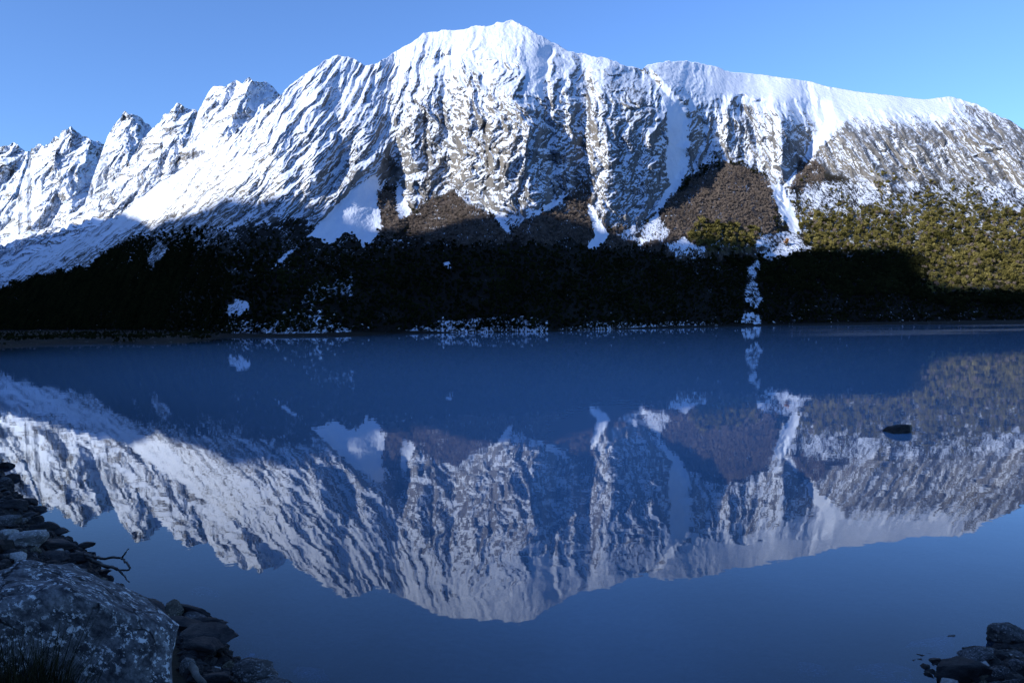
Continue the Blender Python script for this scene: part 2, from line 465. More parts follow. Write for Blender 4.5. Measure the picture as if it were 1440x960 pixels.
def build_surface(name, xs, crest_y, base_fn, nrow, s_fn, paint_fn, back=14, back_slope=-0.75, from_crest=None, bottom_y=None):
    """rows run from the foot to the crest; distance follows from the ground slope s"""
    nc = len(xs)
    X = np.broadcast_to(xs, (nrow, nc)).copy()
    t = np.linspace(0, 1, nrow)[:, None]
    if from_crest is None:
        Y0 = base_fn(xs)
        # pixel of the foot (2 m under the water line)
        hor = 452 - math.tan(ROLL) * (xs - 720)
        yb = hor + F * (CAM_H + 1.2) / Y0
    else:
        yb = bottom_y
    PY = yb[None, :] * (1 - t) + crest_y[None, :] * t
    u, e = pix_ue(X, PY)
    ry = np.arange(float(yb.max()) + 4, float(crest_y.min()) - 6, -2.0)
    RX = np.broadcast_to(xs, (len(ry), nc)); RY = np.broadcast_to(ry[:, None], (len(ry), nc))
    _, re = pix_ue(RX, RY)
    sl_ = blur(s_fn(RX, RY), 5)
    sl_ = np.maximum(sl_, re + 0.10)
    de = np.diff(re, axis=0)
    sm = 0.5 * (sl_[1:] + sl_[:-1]); em = 0.5 * (re[1:] + re[:-1])
    L = np.concatenate([np.zeros((1, nc)), np.cumsum(de / (sm - em) * ((RY[1:] <= yb[None, :]) if from_crest is None else 1.0), 0)], 0)
    if from_crest is None:
        RD = np.log(Y0)[None, :] + L
    else:
        ci = np.clip(((ry[0] - crest_y) / 2).astype(int), 0, len(ry) - 1)
        RD = np.log(from_crest(xs))[None, :] + L - L.min(0)[None, :] * 0 - np.interp(xs, xs, blur(L[ci, np.arange(nc)][None, :], 0)[0])[None, :]
    for _ in range(2):
        RD = blur(RD, 9)
    fi = np.clip((ry[0] - PY) / 2.0, 0, len(ry) - 1.001); i0 = fi.astype(int); fr = fi - i0
    jj = np.arange(nc)[None, :]
    D = np.exp(RD[i0, jj] * (1 - fr) + RD[i0 + 1, jj] * fr)
    disp, snow, rock, cover = paint_fn(X, PY)
    D2 = D * (1 + disp / F)
    P = np.stack([u * D2, D2, CAM_H + e * D2], -1)
    # local steepness -> rock shows on the steep facets
    dx = np.gradient(P, axis=1); dy = np.gradient(P, axis=0)
    nrm = np.cross(dx, dy); nrm /= np.linalg.norm(nrm, axis=-1, keepdims=True) + 1e-9
    nz = np.abs(nrm[..., 2])
    loc = blur(nz, 14)
    rel = nz - loc
    conv = np.clip((disp - blur(disp, 5)) / 4.0, -1, 1)
    snow = snow + (1.0 * rel + .10 * conv) * np.clip(1.6 - np.abs(snow - 0.6) * 1.6, 0.1, 1.2)
    fq = np.stack([shear(X, PY) + (fbm(X / 40, PY / 60, 61, 3) - .5) * 26, PY, np.zeros(X.shape)], -1)
    # the back of the mountain
    k = np.arange(1, back + 1)[:, None]
    Yc = D2[-1][None, :]; dY = Yc * 0.03 * k ** 1.15
    zc = P[-1, :, 2][None, :]
    Yb = Yc + dY
    zb = zc + back_slope * dY * (0.4 + 0.6 * np.clip(k / 4.0, 0, 1)) 
    B = np.stack([u[-1][None, :] * Yb, Yb, zb], -1)
    P = np.concatenate([P, B], 0)
    ext = lambda A: np.concatenate([A, np.repeat(A[-1:], back, 0)], 0)
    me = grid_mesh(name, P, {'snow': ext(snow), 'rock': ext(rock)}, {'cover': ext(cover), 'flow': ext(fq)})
    o = link(name, me, M_MOUNT)
    tag(o, kind='structure')
    return o, X, PY, P[:nrow], D2, e

# ---- main massif
def flow_k(X):
    return np.interp(X, [-160, 300, 480, 560, 640, 1000, 1120, 1250, 1600], [1.15, .98, .80, .45, 0.02, -0.05, -.45, -.75, -.9])
def shear(X, Y):
    """fall-line coordinate: gullies lean left on the left shoulder, right on the right flank"""
    k = np.interp(X - 0.0, [-160, 300, 480, 560, 640, 1000, 1120, 1250, 1600], [1.3, 1.15, .85, .45, 0.02, -0.05, -.45, -.75, -.9])
    return X + k * (Y - 200)

def main_slope(X, Y):
    veg = interp(VEG, X)
    b = sstep(12, -18, Y - veg)            # 0 in vegetation, 1 on rock above
    cr = interp(CREST, X)
    h = np.clip((veg - Y) / np.maximum(veg - cr, 10), 0, 1)
    cl = np.interp(X, [-160, 300, 480, 560, 950, 1050, 1200, 1600], [.70, .75, .85, 1.25, 1.25, 1.0, .85, .8])
    tp = np.interp(X, [-160, 300, 480, 560, 950, 1050, 1600], [.62, .66, .66, .62, .58, .48, .48])
    up = cl * (1 - sstep(.35, .75, h)) + tp * sstep(.35, .75, h)
    return .50 * (1 - b) + up * b

def ragged(pts, X, Y, w, seed):
    wx = (fbm(X / 9, Y / 9, seed, 3) - .5) * 2.6 * w
    wy = (fbm(X / 9, Y / 9, seed + 50, 3) - .5) * 2.6 * w
    return in_poly(pts, X + wx, Y + wy).astype(float)

MAPS = {}
def main_paint(X, Y):
    veg = interp(VEG, X) + (fbm(X / 14, Y / 14, 5, 3) - .5) * 16
    rockz = sstep(6, -10, Y - veg)          # 1 above the vegetation line
    cr = interp(CREST, X)
    q = shear(X, Y) + (fbm(X / 40, Y / 60, 61, 3) - .5) * 26
    # --- snow table
    snow = bilin(SNOW_T, SNOW_X, SNOW_Y, X, Y)
    snow = snow - .13 * sstep(.98, .85, snow) * sstep(.45, .6, snow)
    snow = snow - .14 * sstep(1120, 1190, X) * sstep(150, 185, Y)
    snow = snow + .09 * sstep(540, 470, X) * sstep(290, 250, Y)
    snow = snow - .06 * sstep(520, 600, X) * sstep(960, 900, X) * sstep(80, 130, Y)
    # --- roughness of the relief
    rough = np.clip(0.16 + 0.84 * rockz, 0, 1)
    smooth_top = ragged(SNOWPOLY[22][0], X, Y, 5, 3) + ragged(SNOWPOLY[26][0], X, Y, 5, 3) + ragged(SNOWPOLY[0][0], X, Y, 2, 9) \
        + .4 * ragged(SNOWPOLY[28][0], X, Y, 6, 4) + .8 * ragged(SNOWPOLY[20][0], X, Y, 3, 4) + .7 * ragged(SNOWPOLY[21][0], X, Y, 3, 4)
    rough *= 1 - .85 * blur(np.clip(smooth_top, 0, 1), 3)
    lf = sstep(540, 440, X)                 # left shoulder: finer striations
    rt = sstep(1120, 1200, X)
    disp = np.zeros(X.shape)
    face = sstep(520, 610, X) * sstep(1010, 940, X)
    rough = rough * (1 - .5 * face * sstep(75, 15, Y - cr))
    kk = flow_k(X) + (fbm(X / 60, Y / 60, 62, 2) - .5) * .9
    wx_ = X + (fbm(X / 24, Y / 26, 65, 3) - .5) * 10 + face * ((fbm(X / 17, Y / 13, 165, 3) - .5) * 17 + (fbm(X / 60, Y / 45, 166, 2) - .5) * 40); wy_ = Y + (fbm(X / 18, Y / 18, 66, 3) - .5) * 9
    var = .55 + .9 * fbm(X / 70, Y / 60, 67, 3)
    # ribs run along the fall line: work in (across, along) coordinates, drawn out along the slope
    qa = wx_ + flow_k(X) * (wy_ - 200); sa_ = wy_ * (.62 - .08 * face)
    one = np.ones(X.shape); fl_ = (fbm(X / 60, Y / 60, 62, 2) - .5) * .7
    disp -= rough * var * eroded(qa, sa_, fl_, one, [(82, 10), (37, 7.0)], 1000) * (1 - .3 * rt)
    disp -= rough * (.45 + 1.1 * fbm(X / 30, Y / 34, 69, 3)) * eroded(qa, sa_, fl_, one, [(17, 3.1), (8, 2.1), (4.2, 1.25)], 1300) * (1.05 - .15 * rt)
    disp -= rough * (fbm(X / 13, Y / 11, 71, 4) - .5) * (6.5 + 5 * face)
    disp -= rough * (fbm(X / 4.2, Y / 3.2, 77, 2) - .5) * 2.6
    # gentle unevenness everywhere
    disp -= (fbm(X / 55, Y / 40, 91, 4) - .5) * 14
    # --- designed gullies
    for i, (pl, wl_, wr_, dep) in enumerate(GULLIES):
        p = np.array(pl, float)
        y0, y1 = p[0, 1], p[-1, 1]
        xg = np.interp(Y, p[:, 1], p[:, 0]) + (fbm(X * 0 + i * 3.1, Y / 12, 200 + i, 2) - .5) * 6
        dx = X - xg
        w = np.where(dx < 0, wl_, wr_) * (0.8 + .4 * fbm(X / 25, Y / 18, 300 + i, 2))
        prof = np.clip(1 - np.abs(dx) / w, 0, 1)
        tap = sstep(y0 - 6, y0 + 14, Y) * sstep(y1 + 8, y1 - 10, Y)
        disp += dep * prof * tap * .92 * np.interp(Y, [y0, y0 * .5 + y1 * .5, y1], [1.25, 1.1, .15])
        deepg = sstep(.72, .95, prof) * tap
        if dep < 20 and wr_ < 9: snow = snow - .30 * deepg
    # vegetation aprons bulge between the cliffs and the gullies
    disp -= (1 - rockz) * (fbm(X / 6, Y / 6, 15, 3) - .5) * 2.0
    # --- covers
    scrub = np.zeros(X.shape)
    for i, p in enumerate(SCRUB): scrub = np.maximum(scrub, ragged(p, X + (fbm(X / 26, Y / 20, 440 + i, 2) - .5) * 22, Y + (fbm(X / 20, Y / 20, 450 + i, 2) - .5) * 20, 8, 400 + i))
    bulge = blur(ragged(SCRUB[4], X, Y, 2, 404), 16); disp -= 36 * bulge
    bulge = blur(np.clip(scrub, 0, 1), 9); disp -= 9 * bulge
    # everything below the line in the shade is wooded too
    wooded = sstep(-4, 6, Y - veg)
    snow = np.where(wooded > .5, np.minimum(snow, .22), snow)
    snow = snow * (1 - scrub) + (.20 + .35 * (fbm(X / 7, Y / 12, 38, 3) - .45)) * scrub
    for i, (p, v) in enumerate(DARKROCK):
        mk = blur(ragged(p, X, Y, 4, 500 + i), 2); snow = snow * (1 - mk) + v * mk
    clear = np.zeros(X.shape)
    for i, (p, v, w) in enumerate(SNOWPOLY):
        mk = blur(ragged(p, X, Y, w, 600 + i), 1)
        snow = snow * (1 - mk) + v * mk
        clear = np.maximum(clear, mk * (v > .45))
    # right flank: trees with snow between them
    olive = sstep(1105, 1150, X) * sstep(235, 300, Y + (fbm(X / 22, Y / 16, 8, 3) - .5) * 60)
    snow = np.where((X > 1110), np.maximum(snow, (.43 - .27 * sstep(290, 390, Y)) * sstep(240, 262, Y)), snow)
    green2 = ragged([(965, 345), (985, 312), (1010, 318), (1040, 318), (1070, 322), (1072, 352), (1020, 368), (985, 366)], X, Y, 7, 55)
    olive = np.clip(np.maximum(olive, green2) * (1 - np.clip(clear * 1.3, 0, 1)), 0, 1)
    rock = np.clip(rockz * (1 - scrub), 0, 1)
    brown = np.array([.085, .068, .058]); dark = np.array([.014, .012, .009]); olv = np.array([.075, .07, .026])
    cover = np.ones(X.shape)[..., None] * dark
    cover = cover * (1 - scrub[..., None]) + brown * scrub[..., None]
    oc = olive * (1 - sstep(345, 362, Y) * sstep(1318, 1285, X)) * (1 - sstep(405, 420, Y))  # olive ground goes dark below the shade line: shade put into the colour
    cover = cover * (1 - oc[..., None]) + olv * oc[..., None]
    MAPS.update(scrub=scrub, wooded=wooded * (1 - clear), olive=olive, clear=clear)
    return disp, snow, rock, cover

NC = 1480
xs = np.linspace(XS0, XS1, NC)
jit = (fbm(xs / 7, xs * 0, 2, 3) - .5) * 4.5 + (fbm(xs / 25, xs * 0, 12, 2) - .5) * 3
jit *= np.interp(xs, [900, 1010, 1050, 1300, 1360, 1600], [1, .8, .25, .25, .8, .8])
cy = interp(CREST, xs) + jit
mount, GX, GY, GP, GD, GE = build_surface('mountain', xs, cy, lambda x: interp(BASE_Y, x) + (fbm(x / 26, x * 0, 19, 3) - .5) * 14, 430, main_slope, main_paint)
tag(mount, 'broad snow-covered rocky mountain with ribbed cliffs rising behind the lake', 'mountain')

# ---- peaks receding on the left
def peak(label, crest, dist, seed, slope, warp=1.0, drop=95):
    c = np.array(crest, float)
    x = np.linspace(c[0, 0], c[-1, 0], int((c[-1, 0] - c[0, 0]) / 1.15))
    y = np.interp(x, c[:, 0], c[:, 1]) + (fbm(x / 6, x * 0, seed, 3) - .5) * 4.0 - (np.abs(vnoise(x / 11, x * 0, seed + 8) - .5) * 2) ** 2 * 7 + 2
    hor = 452 - math.tan(ROLL) * (x - 720)
    bot = np.minimum(y + drop + 60, hor - 4)
    bot = np.maximum(bot, y + 12)
    cx = c[np.argmin(c[:, 1]), 0]
    def paint(X, Y):
        q = X + 0.75 * (Y - 200) * sstep(cx + 25, cx - 10, X) - .3 * (Y - 200) * sstep(cx - 5, cx + 30, X)
        wy = Y + (fbm(X / 20, Y / 20, seed + 2, 3) - .5) * 40
        q = q + (fbm(X / 25, Y / 25, seed + 1, 3) - .5) * 22
        fx = -.55 + .9 * np.tanh((X - cx) / 60.0) + (fbm(X / 40, Y / 40, seed + 6, 2) - .5) * .6
        d = -eroded(X + (fbm(X / 15, Y / 15, seed + 4, 3) - .5) * 8, Y, fx, np.ones(X.shape), [(44, 11), (21, 6), (10.5, 3.2), (5, 1.5)], seed + 3)
        d -= (fbm(X / 9, Y / 7, seed + 7, 4) - .5) * 5
        d -= (fbm(X / 3.4, Y / 3, seed + 9, 2) - .5) * 2.6
        yp = c[:, 1].min()
        for k_, (o_, ln, wl_, wr_, am) in enumerate([(0, -.42, 44, 22, 26), (26, -.25, 26, 20, 16), (-34, -.6, 26, 16, 14)]):
            xg = cx + o_ + ln * (Y - yp) + (fbm(X * 0 + k_, Y / 14, seed + 40 + k_, 2) - .5) * 14
            dx = X - xg; d -= am * np.clip(1 - np.abs(dx) / np.where(dx < 0, wl_, wr_), 0, 1)
        d += np.abs(X - cx) * 0.22
        s = np.full(X.shape, .76) - .6 * (fbm(X / 20, Y / 20, seed + 11, 3) - .5)
        cover = np.ones(X.shape)[..., None] * np.array([.1, .1, .1])
        return d, s, np.ones(X.shape), cover
    o, *_ = build_surface('mountain_peak', x, y, None, 190, lambda X, Y: np.full(X.shape, slope), paint, back=8,
                          from_crest=lambda q: np.full(q.shape, dist), bottom_y=bot)
    tag(o, label, 'mountain peak')
    return o
peak('snowy domed peak with a grooved rock face just left of the main mountain',
     [(-120, 395), (0, 352), (50, 336), (120, 312), (160, 287), (200, 259), (240, 228), (262, 203), (270, 184), (278, 158), (284, 146), (293, 128), (301, 120), (316, 121), (331, 112), (340, 115),
      (350, 107), (357, 113), (372, 115), (385, 124), (397, 133), (420, 150), (450, 180)], 1000, 1000, .85)
peak('snowy blunt peak between the grooved dome and the sharp left horn',
     [(-120, 385), (0, 345), (60, 328), (110, 306), (135, 282), (160, 252), (185, 222), (200, 198), (215, 179), (228, 167), (238, 157), (248, 146), (256, 151), (268, 152), (278, 158), (300, 175), (330, 200)], 1300, 1100, .9)
peak('snowy leaning horn-shaped peak with a steep left edge',
     [(-120, 375), (0, 335), (90, 312), (118, 288), (130, 250), (142, 216), (152, 190), (161, 174), (170, 163), (175, 153), (182, 160), (192, 163), (205, 172), (215, 180), (240, 196), (270, 225)], 1650, 1200, 1.0)
peak('sharp snowy peak with a jagged left shoulder near the left edge',
     [(-120, 360), (0, 300), (25, 275), (38, 235), (44, 210), (55, 203), (62, 204), (75, 197), (90, 188), (100, 175), (108, 188), (125, 193), (145, 200), (170, 215), (200, 245)], 2100, 1300, 1.0)
peak('small distant snowy peak at the far left edge',
     [(-160, 250), (-60, 228), (-20, 215), (0, 207), (15, 203), (30, 207), (42, 212), (70, 230), (110, 260)], 2800, 1400, 1.0, drop=140)

# ---- mountain behind the camera: its ridge throws the shade on lake and lower slopes
SHADE = [(-60, 262), (0, 268), (60, 290), (122, 300), (175, 296), (219, 316), (236, 303), (324, 274), (363, 283), (437, 300), (480, 308), (535, 312), (600, 325),
         (710, 327), (830, 328), (900, 340), (1000, 342), (1080, 353), (1140, 352), (1290, 352), (1306, 388), (1340, 402), (1440, 408), (1560, 416)]
s_h = np.array([SUN[0], SUN[1]]) / math.hypot(SUN[0], SUN[1]); perp = np.array([-s_h[1], s_h[0]])
RB = 620.0
ws, hs = [], []
for (px, py) in SHADE:
    j = np.argmin(np.abs(xs - px)); i = np.argmin(np.abs(GY[:, j] - py))
    p = GP[i, j]
    if px < 130:                    # falls on the far slopes of the left peaks
        uu, ee = pix_ue(px, py); dd = 1050.0; p = np.array([uu * dd, dd, CAM_H + ee * dd])
    Lh = RB - (p[0] * s_h[0] + p[1] * s_h[1])
    ws.append(p[0] * perp[0] + p[1] * perp[1]); hs.append(p[2] + Lh * math.tan(SUN_EL))
od = np.argsort(ws); ws = np.array(ws)[od]; hs = np.array(hs)[od]
print('ridge', list(zip(ws.round(), hs.round())))
wv = np.linspace(-2100, 1500, 420)
ridge = np.interp(wv, ws, hs)
lo = wv < ws[0]; hi = wv > ws[-1]
ridge[lo] = hs[0] + (ws[0] - wv[lo]) * 0.05 ; ridge[hi] = hs[-1] - (wv[hi] - ws[-1]) * .10
ridge *= sstep(-2100, -1850, wv) * .85 + .15
ridge += (fbm(wv / 26, wv * 0, 3, 3) - .5) * 5
dv = np.concatenate([np.linspace(-1, 0, 70), np.linspace(0, 1, 30)[1:]])
rows = []
for d in dv:
    if d <= 0: z = ridge * (1 + d) ** 1.1 - 2; off = RB + d * (RB - 60)
    else: z = ridge * (1 - d * .9) - 2; off = RB + d * 700
    n = (fbm(wv / 60, wv * 0 + d * 6, 9, 4) - .5) * 50 * (1 - abs(d)) * min(1, abs(d) * 8)
    rows.append(np.stack([s_h[0] * off + perp[0] * wv, s_h[1] * off + perp[1] * wv, z + n - np.where(d < 0, -d * 3, 0)], -1))
BP = np.array(rows)
sn = np.clip(BP[..., 2] / 300, 0.15, .9)
me = grid_mesh('mountain_behind', BP, {'snow': sn, 'rock': np.ones(sn.shape)}, {'cover': np.ones(sn.shape + (3,)) * .03})
tag(link('mountain_ridge', me, M_MOUNT), 'shaded ridge behind the viewer that throws the lake into shadow', 'mountain', kind='structure')

# ------------------------------------------------------------------ ground, lakebed and water
def ground_pt(px, py, z=0.0):
    u, e = pix_ue(px, py)
    Yd = (z - CAM_H) / e
    return np.array([float(u * Yd), float(Yd)])
NEAR = [(-400, 560), (-150, 610), (-60, 636), (0, 660), (43, 712), (82, 750), (127, 778), (150, 803), (165, 832), (200, 862), (250, 876), (300, 902), (332, 928),
        (375, 965), (430, 1020), (540, 1120), (720, 1180), (1000, 1180), (1200, 1080), (1290, 1005), (1322, 962), (1350, 935), (1400, 908), (1440, 888), (1520, 850), (1800, 760), (2400, 680)]
FAR = [(2400, 470), (1600, 455.5), (1440, 455), (1102, 457), (900, 462), (771, 466), (549, 469), (480, 473), (400, 473.5), (330, 474), (313, 474), (300, 478), (267, 481), (233, 483), (143, 483), (67, 484), (0, 489), (-80, 498), (-400, 520)]
LAKE = [tuple(ground_pt(*p)) for p in NEAR] + [tuple(ground_pt(*p)) for p in FAR]
NEARW = [ground_pt(*p) for p in NEAR]
def seg_dist(pts, X, Y, closed):
    d = np.full(X.shape, 1e9)
    n = len(pts)
    for i in range(n if closed else n - 1):
        a = np.array(pts[i]); b = np.array(pts[(i + 1) % n]); ab = b - a
        t = np.clip(((X - a[0]) * ab[0] + (Y - a[1]) * ab[1]) / (ab @ ab + 1e-9), 0, 1)
        d = np.minimum(d, np.hypot(X - a[0] - t * ab[0], Y - a[1] - t * ab[1]))
    return d
def ground_z(X, Y):
    X = np.asarray(X, float); Y = np.asarray(Y, float)
    ins = in_poly(LAKE, X, Y)
    d = seg_dist(LAKE, X, Y, True)
    dn = seg_dist(NEARW, X, Y, False)
    near = dn <= d + 1e-6
    bed = -np.minimum(.05 + np.where(near, .13, .12) * d, 9.0)
    nearz = np.minimum(.32 * d, 1.9 + .02 * d)
    farz = np.minimum(.10 * d, .75)
    z = np.where(ins, bed, np.where(near & (Y < 60), nearz, farz))
    z = z + (fbm(X / 1.3, Y / 1.3, 700, 3) - .5) * .16 * np.exp(-dn / 30) + (fbm(X / 9, Y / 9, 710, 3) - .5) * .35 * sstep(10, 60, d) * (~ins)
    return z
def polar(nr, na, r0, r1):
    r = np.geomspace(r0, r1, nr)[:, None]; a = np.linspace(0, 2 * np.pi, na, endpoint=False)[None, :]
    return r * np.sin(a), r * np.cos(a)
X, Y = polar(230, 900, 0.8, 4200)
Z = ground_z(X, Y)
def mat_ground():
    t = NT('stony_ground')
    v = t.coords()
    n = t.noise(v, 6.0, 5, 0.7); n2 = t.noise(v, 0.35, 4, 0.65); n3 = t.noise(v, 0.05, 3, 0.6)
    c = t.mixc(t.mapr(n, .3, .7), c4(.012, .011, .010), c4(.05, .046, .04))
    c = t.mixc(t.mapr(n2, .4, .65, 0, .7), c, c4(.045, .036, .022))
    g = t.n('ShaderNodeNewGeometry'); sx = t.n('ShaderNodeSeparateXYZ', i_0=g.outputs['Position'])
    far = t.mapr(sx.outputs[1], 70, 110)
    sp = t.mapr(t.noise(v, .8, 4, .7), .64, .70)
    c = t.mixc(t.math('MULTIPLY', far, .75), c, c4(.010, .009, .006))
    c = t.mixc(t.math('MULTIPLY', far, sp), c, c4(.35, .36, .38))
    bp = t.n('ShaderNodeBump', i_Strength=.8, i_Distance=.06, i_Height=n)
    p = t.n('ShaderNodeBsdfPrincipled', i_Base_Color=c, i_Roughness=.9, i_Normal=bp.outputs[0])
    p.inputs['Specular IOR Level'].default_value = .05
    return t.finish(p.outputs[0])
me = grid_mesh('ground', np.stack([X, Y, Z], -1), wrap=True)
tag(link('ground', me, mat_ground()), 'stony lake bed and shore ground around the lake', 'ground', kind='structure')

def mat_water():
    t = NT('lake_water')
    dep = t.n('ShaderNodeAttribute', attribute_name='depth').outputs['Fac']
    rip = t.n('ShaderNodeAttribute', attribute_name='ripple').outputs['Fac']
    v = t.coords((1, 1, 1))
    w1 = t.noise(v, 1.1, 3, .55); w2 = t.noise(v, .22, 2, .5)
    h = t.math('ADD', t.math('MULTIPLY', w1, .35), w2)
    bp = t.n('ShaderNodeBump', i_Strength=.004, i_Distance=1.0, i_Height=h)
    fr = t.n('ShaderNodeFresnel', i_IOR=1.41, i_Normal=bp.outputs[0])
    gl = t.n('ShaderNodeBsdfGlossy', i_Roughness=t.math('MULTIPLY_ADD', rip, .11, .014), i_Normal=bp.outputs[0], i_Color=c4(.92, .96, 1.0))
    body = t.n('ShaderNodeBsdfDiffuse', i_Color=c4(.31, .55, .80))
    tr = t.n('ShaderNodeBsdfTransparent', i_Color=c4(.38, .62, 1.0))
    op = t.math('SUBTRACT', 1.0, t.math('POWER', 2.71828, t.math('MULTIPLY', dep, -.48)))
    under = t.n('ShaderNodeMixShader', i_0=op, i_1=tr.outputs[0], i_2=body.outputs[0])
    mx = t.n('ShaderNodeMixShader', i_0=fr.outputs[0], i_1=under.outputs[0], i_2=gl.outputs[0])
    return t.finish(mx.outputs[0])
Wd = np.maximum(-Z, 0)
rp = np.zeros(X.shape)
Xs = X / np.maximum(Y, 1) * F + 720
band = sstep(95, 130, Y) * (Y < 420) * sstep(1000, 1200, Xs) * sstep(.0, 1.0, (fbm(X / 60, Y / 25, 31, 3) - .30) * 4)
rp = band * (Y > 0)
me = grid_mesh('lake', np.stack([X, Y, np.zeros(X.shape)], -1), {'depth': Wd, 'ripple': rp}, wrap=True)
tag(link('lake', me, mat_water()), 'calm milky blue lake mirroring the snowy mountain', 'lake', kind='structure')

# ------------------------------------------------------------------ woods on the slopes (uncountable)
hidden = bpy.data.collections.new('plant_kinds')     # templates for the instances, never linked to the scene
def leaf_cloud(name, mat, n, rx, rz, size, seed, trunk=True, twiggy=False):
    rg = random.Random(seed)
    vs, fs, mi = [], [], []
    lobes = [(rg.uniform(-.45, .45) * rx, rg.uniform(-.45, .45) * rx, rz * rg.uniform(.75, 1.35), rg.uniform(.45, .75)) for _ in range(5)]
    for k in range(n):
        lx, ly, lz, lr = rg.choice(lobes)
        d = Vector((rg.gauss(0, 1), rg.gauss(0, 1), rg.gauss(0, 1))).normalized() * (rg.random() ** .4) * lr
        c = Vector((lx + d.x * rx, ly + d.y * rx, lz + d.z * rz * .8))
        a = Vector((rg.gauss(0, 1), rg.gauss(0, 1), rg.gauss(0, .7))).normalized()
        b = a.cross(Vector((rg.gauss(0, 1), rg.gauss(0, 1), rg.gauss(0, 1)))).normalized()
        s1 = size * rg.uniform(.6, 1.3); s2 = s1 * (0.16 if twiggy else rg.uniform(.5, .9))
        if twiggy: a = (a + Vector((0, 0, .9))).normalized()
        i = len(vs)
        vs += [c - a * s1, c + b * s2, c + a * s1, c - b * s2]; fs.append((i, i + 1, i + 2, i + 3)); mi.append(0)
    if trunk:
        i = len(vs); r = rx * .07
        for q in range(5):
            an = q / 5 * 6.283; vs.append(Vector((math.cos(an) * r, math.sin(an) * r, -.5)))
        vs.append(Vector((rg.uniform(-.2, .2), rg.uniform(-.2, .2), rz * 1.2)))
        for q in range(5): fs.append((i + q, i + (q + 1) % 5, i + 5)); mi.append(1)
    me = bpy.data.meshes.new(name); me.from_pydata(vs, [], fs)
    me.materials.append(mat); me.materials.append(M_BARK)
    me.polygons.foreach_set('material_index', mi)
    me.update()
    o = bpy.data.objects.new(name, me)
    return o
def kinds(name, objs):
    c = bpy.data.collections.new(name)
    for o in objs: c.objects.link(o)
    return c
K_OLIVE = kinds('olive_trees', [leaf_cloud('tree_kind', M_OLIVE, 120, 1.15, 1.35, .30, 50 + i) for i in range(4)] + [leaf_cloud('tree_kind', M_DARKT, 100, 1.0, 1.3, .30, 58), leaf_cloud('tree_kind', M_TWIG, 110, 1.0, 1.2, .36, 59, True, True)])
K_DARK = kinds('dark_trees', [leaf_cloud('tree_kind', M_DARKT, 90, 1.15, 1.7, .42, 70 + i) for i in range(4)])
K_TWIG = kinds('bare_scrub', [leaf_cloud('scrub_kind', M_TWIG, 110, 1.0, 1.0, .42, 90 + i, True, True) for i in range(4)])

def scatter(name, pts, scales, coll, label, cat):
    me = bpy.data.meshes.new(name)
    me.vertices.add(len(pts)); me.vertices.foreach_set('co', np.asarray(pts, np.float32).reshape(-1))
    at = me.attributes.new('size', 'FLOAT', 'POINT'); at.data.foreach_set('value', np.asarray(scales, np.float32))
    o = link(name, me)
    ng = bpy.data.node_groups.new(name + '_nodes', 'GeometryNodeTree')
    ng.interface.new_socket('Geometry', in_out='INPUT', socket_type='NodeSocketGeometry')
    ng.interface.new_socket('Geometry', in_out='OUTPUT', socket_type='NodeSocketGeometry')
    N = ng.nodes; Lk = ng.links
    gi = N.new('NodeGroupInput'); go = N.new('NodeGroupOutput')
    ci = N.new('GeometryNodeCollectionInfo'); ci.inputs[0].default_value = coll; ci.inputs[1].default_value = True; ci.inputs[2].default_value = True
    iop = N.new('GeometryNodeInstanceOnPoints'); iop.inputs['Pick Instance'].default_value = True
    rv = N.new('FunctionNodeRandomValue'); rv.data_type = 'FLOAT_VECTOR'
    rv.inputs[0].default_value = (-.12, -.12, 0); rv.inputs[1].default_value = (.12, .12, 6.283)
    na = N.new('GeometryNodeInputNamedAttribute'); na.data_type = 'FLOAT'; na.inputs[0].default_value = 'size'
    Lk.new(gi.outputs[0], iop.inputs['Points']); Lk.new(ci.outputs[0], iop.inputs['Instance'])
    Lk.new(rv.outputs[0], iop.inputs['Rotation']); Lk.new(na.outputs[0], iop.inputs['Scale'])
    Lk.new(iop.outputs[0], go.inputs[0])
    md = o.modifiers.new('scatter', 'NODES'); md.node_group = ng
    tag(o, label, cat, kind='stuff')
    return o
dxv = np.gradient(GP, axis=1); dyv = np.gradient(GP, axis=0)
AREA = np.linalg.norm(np.cross(dxv, dyv), axis=-1)
AREA[:, :] = np.clip(AREA, 0, 60)
def sample(dens, cap):
    lam = np.clip(dens, 0, None) * AREA
    lam = lam * min(1.0, cap / max(lam.sum(), 1))
    n = RNG.poisson(lam)
    i, j = np.nonzero(n)
    r = np.repeat(np.arange(len(i)), n[i, j]); i, j = i[r], j[r]
    ok = (i < GP.shape[0] - 1) & (j < GP.shape[1] - 1) & (GP[i, j, 2] > .6)
    i, j = i[ok], j[ok]
    p = GP[i, j] + dxv[i, j] * RNG.uniform(-.5, .5, (len(i), 1)) + dyv[i, j] * RNG.uniform(-.5, .5, (len(i), 1))
    return p, i, j
inframe = ((GX > -60) & (GX < 1500)).astype(float)
# olive evergreen trees on the right flank
low = sstep(225, 330, GY)
olz = MAPS['olive'] * (1 - sstep(345, 362, GY) * sstep(1318, 1285, GX)) * (1 - sstep(408, 420, GY))  # olive trees stop at the shade line; darker ones deepen the shade there
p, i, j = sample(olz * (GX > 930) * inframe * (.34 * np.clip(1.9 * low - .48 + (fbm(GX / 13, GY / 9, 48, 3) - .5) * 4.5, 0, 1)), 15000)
scatter('forest', p, np.where(GY[i, j] < 300, .8, 1.0) * (.32 + 1.5 * RNG.random(len(p)) ** 2.6), K_OLIVE, 'olive green low forest covering the right flank of the mountain', 'forest')
